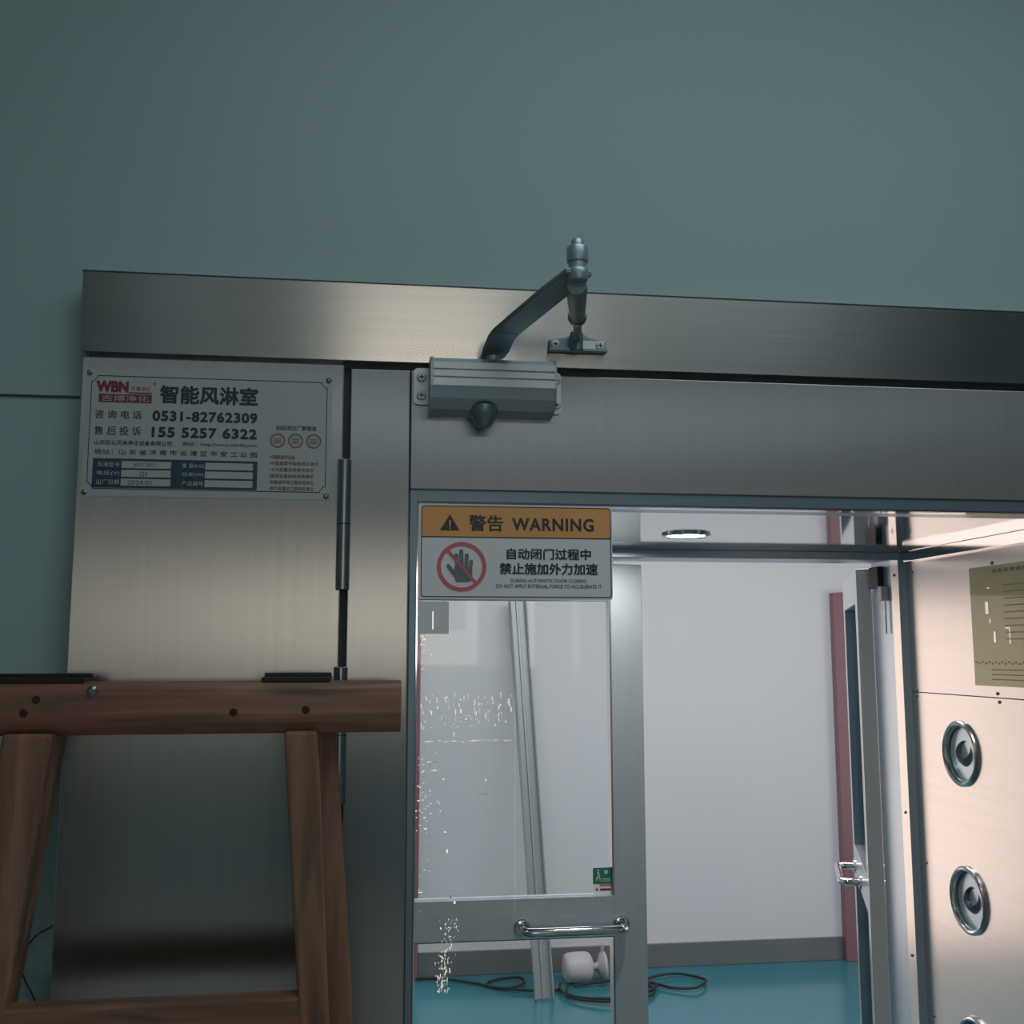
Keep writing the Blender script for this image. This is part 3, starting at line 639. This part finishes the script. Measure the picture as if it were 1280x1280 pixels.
obj('prohibition_ring', b, REDP, WS)

# grey tape square under the sign
b = B(); box(b, .0665, .1055, .0048, .0056, 1.6425, 1.6835); gt = obj('tape_square', b, GREYTAPE); tag(gt, 'small grey square of tape below the left corner of the warning sign', 'tape')
b = B(); rect(b, .0845, .0862, 1.648, 1.671, .0044); obj('paper_strip', b, M_FLAKE, gt)

# green label on the left rear leaf
GL = thing('exit_label', 'small green and white label in the lower corner of the left rear glass', 'label', (.5225, 1.0, 1.098))
GX0, GX1, GZ0, GZ1 = .5015, .5445, 1.0975, 1.1525
b = B(); box(b, GX0, GX1, 1.0145, 1.0165, GZ0, GZ1); obj('label_sheet', b, PAPER, GL)
def gx(u): return GX0 + u * (GX1 - GX0)
def gz(v): return GZ1 - v * (GZ1 - GZ0)
b = B(); rect(b, gx(0), gx(1), gz(.62), gz(0), 1.0140); obj('green_field', b, GREENP, GL)
b = B(); ring(b, gx(.68), gz(.17), .0045, .0001, 1.0136, 14); ring(b, gx(.27), gz(.10), .0022, .0001, 1.0136, 10)
flat(b, [(gx(.22), gz(.16)), (gx(.33), gz(.16)), (gx(.36), gz(.36)), (gx(.27), gz(.36))], 1.0136); flat(b, [(gx(.27), gz(.34)), (gx(.36), gz(.34)), (gx(.42), gz(.52)), (gx(.36), gz(.52))], 1.0136); flat(b, [(gx(.20), gz(.34)), (gx(.29), gz(.34)), (gx(.20), gz(.5)), (gx(.13), gz(.5))], 1.0136)
for k in range(2): rect(b, gx(.48), gx(.9), gz(.46 + k * .08), gz(.42 + k * .08), 1.0136)
obj('running_figure', b, INK_L, GL)
b = B(); rect(b, gx(.34), gx(.95), gz(.72), gz(.63), 1.0140); obj('yellow_stripe', b, YELLOW, GL)
b = B(); ring(b, gx(.2), gz(.84), .0028, .0001, 1.0140, 12); rect(b, gx(.36), gx(.92), gz(.88), gz(.80), 1.0140); obj('small_mark', b, INK_R, GL)

# yellow notice on the inner right wall
YN = thing('yellow_notice', 'olive yellow notice sheet taped high on the inner right steel wall', 'notice', (1.199, .53, 1.553))
YY0, YY1, YZ0, YZ1 = 0.3486, 0.6449, 1.5533, 1.7844
b = B(); box(b, 1.1988, 1.1999, YY0, YY1, YZ0, YZ1); obj('notice_sheet', b, YELLOW, YN)
def yrect(b, u0, u1, v0, v1): b.faces.new([b.verts.new((1.1984, YY1 - u * (YY1 - YY0), YZ1 - v * (YZ1 - YZ0))) for u, v in ((u0, v1), (u1, v1), (u1, v0), (u0, v0))])
b = B()
for k in range(7): yrect(b, .27 + k * .066, .315 + k * .066, .035, .065)
for k in range(9): yrect(b, .38, .92 - .05 * (k % 3), .17 + .055 * k, .178 + .055 * k)
for k in range(26): yrect(b, .02 + k * .037, .038 + k * .037, .795 + .012 * (k % 2), .81 + .012 * (k % 2))
for k in range(3): yrect(b, .2, .85 - .1 * k, .86 + .04 * k, .868 + .04 * k)
obj('faint_print', b, OLIVE, YN)
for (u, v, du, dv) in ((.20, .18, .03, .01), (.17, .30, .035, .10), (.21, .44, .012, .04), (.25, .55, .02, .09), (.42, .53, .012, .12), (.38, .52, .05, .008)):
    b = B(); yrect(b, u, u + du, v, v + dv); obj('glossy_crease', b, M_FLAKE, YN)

# ------------------------------------------------------------------ wooden trestle ladder
LD = thing('wooden_ladder', 'dark wooden trestle step ladder standing in front of the left steel panel', 'ladder', (-.23, -.12, 0))
W_X, W_Z = wood('wood_lengthwise', 0), wood('wood_upright', 2)
YF0, YF1, YR0, YR1 = -.145, -.104, -.100, -.064
def beam(bm, x0, x1, y0, y1, z0, z1):
    xprism(bm, [(y0 + .004, z0 + .012), (y0, z0 + .022), (y0, z1 - .008), (y0 + .006, z1), (y1 - .004, z1), (y1, z1 - .006), (y1, z0 + .008), (y1 - .008, z0), (y0 + .016, z0)], x0, x1)
b = B(); beam(b, -.56, .0418, YF0, YF1, 1.531, 1.588); obj('top_beam', b, W_X, LD, .0015, smooth=True)
b = B(); beam(b, -.55, .020, YR0, YR1, 1.533, 1.586); obj('top_beam', b, W_X, LD, .0015, smooth=True)
def leg(x0a, x1a, x0b, x1b, y0, y1, ya, yb, zt=1.534, zb=0.0):
    """top edges x0a..x1a at zt, x0b..x1b at z = 1.24 carried on down to the floor"""
    k = (zt - zb) / (zt - 1.24); l = x0a + (x0b - x0a) * k; r = x1a + (x1b - x1a) * k
    b = B(); hexa(b, [(x0a, y0, zt), (x1a, y0, zt), (x1a, y1, zt), (x0a, y1, zt)], [(l, y0 + ya, zb), (r, y0 + ya, zb), (r, y1 + yb, zb), (l, y1 + yb, zb)])
    return obj('leg', b, W_Z, LD, .004, 2)
leg(-.378, -.3255, -.4165, -.3600, YF0, YF1, -.02, -.02)
leg(-.0857, -.0497, -.0631, -.0322, YF0, YF1, -.02, -.02)
leg(-.372, -.330, -.412, -.369, YR0, YR1, .01, .01)
leg(-.070, -.0305, -.0478, -.0079, YR0, YR1, .01, .01)
def rung(z, y0, y1, fx):
    b = B(); k = (1.534 - z) / (1.534 - 1.24); xl = -.350 + (-.388 + .350) * k; xr = -.068 + (-.048 + .068) * k
    box(b, xl, xr, y0 + .008, y1 - .006, z - .048, z); return obj('rung', b, W_X, LD, .004)
for z in (1.258, .90, .55, .22): rung(z, YF0 - .01, YF1 - .01, 0)
for z in (1.155, .80, .46, .16): rung(z, YR0 + .004, YR1 + .004, 0)
for x0, x1 in ((-.49, -.2985), (-.1115, -.0368)):
    b = B(); box(b, x0, x1, -.141, -.070, 1.587, 1.5925); lathe(b, (x0, -.102, 1.5935), (1, 0, 0), [(0, 0), (0, .0035), (x1 - x0, .0035), (x1 - x0, 0)], 10)
    obj('hinge_plate', b, M_IRON, LD, .0008)
for x, z in ((-.288, 1.579),): screw((x, YF0, z), (0, -1, 0), LD, SCREW_B, 'nail')
M_KNOT = mat('dark_knot_wood', (.02, .012, .01), .6)
for x, z in ((-.345, 1.570), (-.357, 1.556), (-.0625, 1.557), (-.14, 1.555)): b = B(); lathe(b, (x, YF0 - .0001, z), (0, -1, 0), [(0, .0045), (.0005, .0038), (.0007, 0)], 12); obj('knot', b, M_KNOT, LD)

# thin wire hanging on the wall beside the cabinet
b = B(); tube(b, smooth_path([(-.3575, .033, 1.300), (-.3690, .030, 1.2935), (-.3800, .030, 1.2870), (-.3905, .030, 1.272), (-.3945, .030, 1.2554), (-.3900, .030, 1.237), (-.3800, .030, 1.219), (-.372, .031, 1.19), (-.375, .031, 1.10), (-.372, .032, .9)], 8), .0009, 6)
tag(obj('wire', b, M_CABLE), 'thin black wire looping on the wall left of the steel panel', 'wire')

# ------------------------------------------------------------------ things in the room beyond
AP = thing('aluminium_profile', 'long silver aluminium channel leaning against the far white wall', 'profile', (.855, 3.86, 0))
P0, P1 = Vector((.862, 3.86, .006)), Vector((.792, 4.255, 1.885)); ax = (P1 - P0).normalized(); sx = Vector((1, 0, 0)); sx = (sx - ax * sx.dot(ax)).normalized(); sy = ax.cross(sx)
if sy.y > 0: sy = -sy
b = B(); prof = [(-.046, 0), (-.046, .030), (-.041, .034), (-.036, .030), (-.036, .010), (-.010, .010), (-.007, .018), (.004, .018), (.007, .010), (.036, .010), (.036, .030), (.041, .034), (.046, .030), (.046, 0)]
pa = [b.verts.new(P0 + sx * u + sy * v) for u, v in prof]; pb = [b.verts.new(P1 + sx * u + sy * v) for u, v in prof]
b.faces.new(pa); b.faces.new(pb[::-1])
for i in range(len(prof)): b.faces.new((pa[i], pa[(i + 1) % len(prof)], pb[(i + 1) % len(prof)], pb[i]))
obj('channel', b, mat('extruded_aluminium', (.36, .39, .40), .45, .4, stretch=(1, 1, .05), noise=.1, nscale=40), AP)
CN = thing('plastic_canister', 'white plastic canister with narrow neck lying on the teal floor', 'canister', (1.09, 4.05, 0))
b = B(); o_ = Vector((1.000, 4.09, .073)); ax = Vector((1, .05, .0))
lathe(b, o_, ax, [(0, 0), (0, .045), (.006, .060), (.02, .069), (.05, .072), (.11, .072), (.128, .066), (.140, .048), (.147, .030), (.152, .018), (.160, .015), (.170, .020), (.178, .034)], 32); obj('body', b, M_PLASTIC, CN, smooth=True)
b = B(); lathe(b, o_, ax, [(.174, .030), (.182, .046), (.192, .066), (.198, .071), (.205, .070), (.212, .060), (.217, .030), (.218, 0)], 32); obj('flared_end', b, M_PLASTIC, CN, smooth=True)
b = B(); cyl(b, (1.195, 4.10, .136), (1.196, 4.10, .158), .008); cyl(b, (1.196, 4.10, .158), (1.190, 4.10, .176), .010); obj('spout', b, PINK, CN, smooth=True)
cz = .0125
loops = [[(.28, 4.22), (.42, 4.19), (.56, 4.12), (.70, 4.03), (.80, 4.08), (.78, 4.17), (.66, 4.16), (.62, 4.08), (.72, 3.99), (.86, 3.95), (.97, 3.97)],
         [(.97, 4.02), (.955, 3.93), (.985, 3.83), (1.07, 3.755), (1.18, 3.72), (1.30, 3.75), (1.40, 3.87), (1.40, 4.02), (1.50, 4.09), (1.60, 4.11), (1.675, 4.04), (1.68, 3.96), (1.60, 3.87), (1.50, 3.90), (1.42, 3.98), (1.30, 4.04), (1.15, 4.02), (1.03, 4.01)],
         [(1.00, 3.98), (.975, 3.87), (1.02, 3.80), (1.12, 3.75), (1.24, 3.76), (1.36, 3.84), (1.44, 3.95)]]
cab = []
for i, L in enumerate(loops):
    b = B(); tube(b, smooth_path([(x, y, cz + .004 * math.sin(k * 1.7 + i) + .006 * i) for k, (x, y) in enumerate(L)], 8), .0068, 8)
    tag(obj('floor_cable', b, M_CABLE, smooth=True), ['black cable straying left behind the leaning aluminium channel', 'long black cable coiled in wide loops on the teal floor', 'short black cable loop in front of the white canister'][i], 'cable')
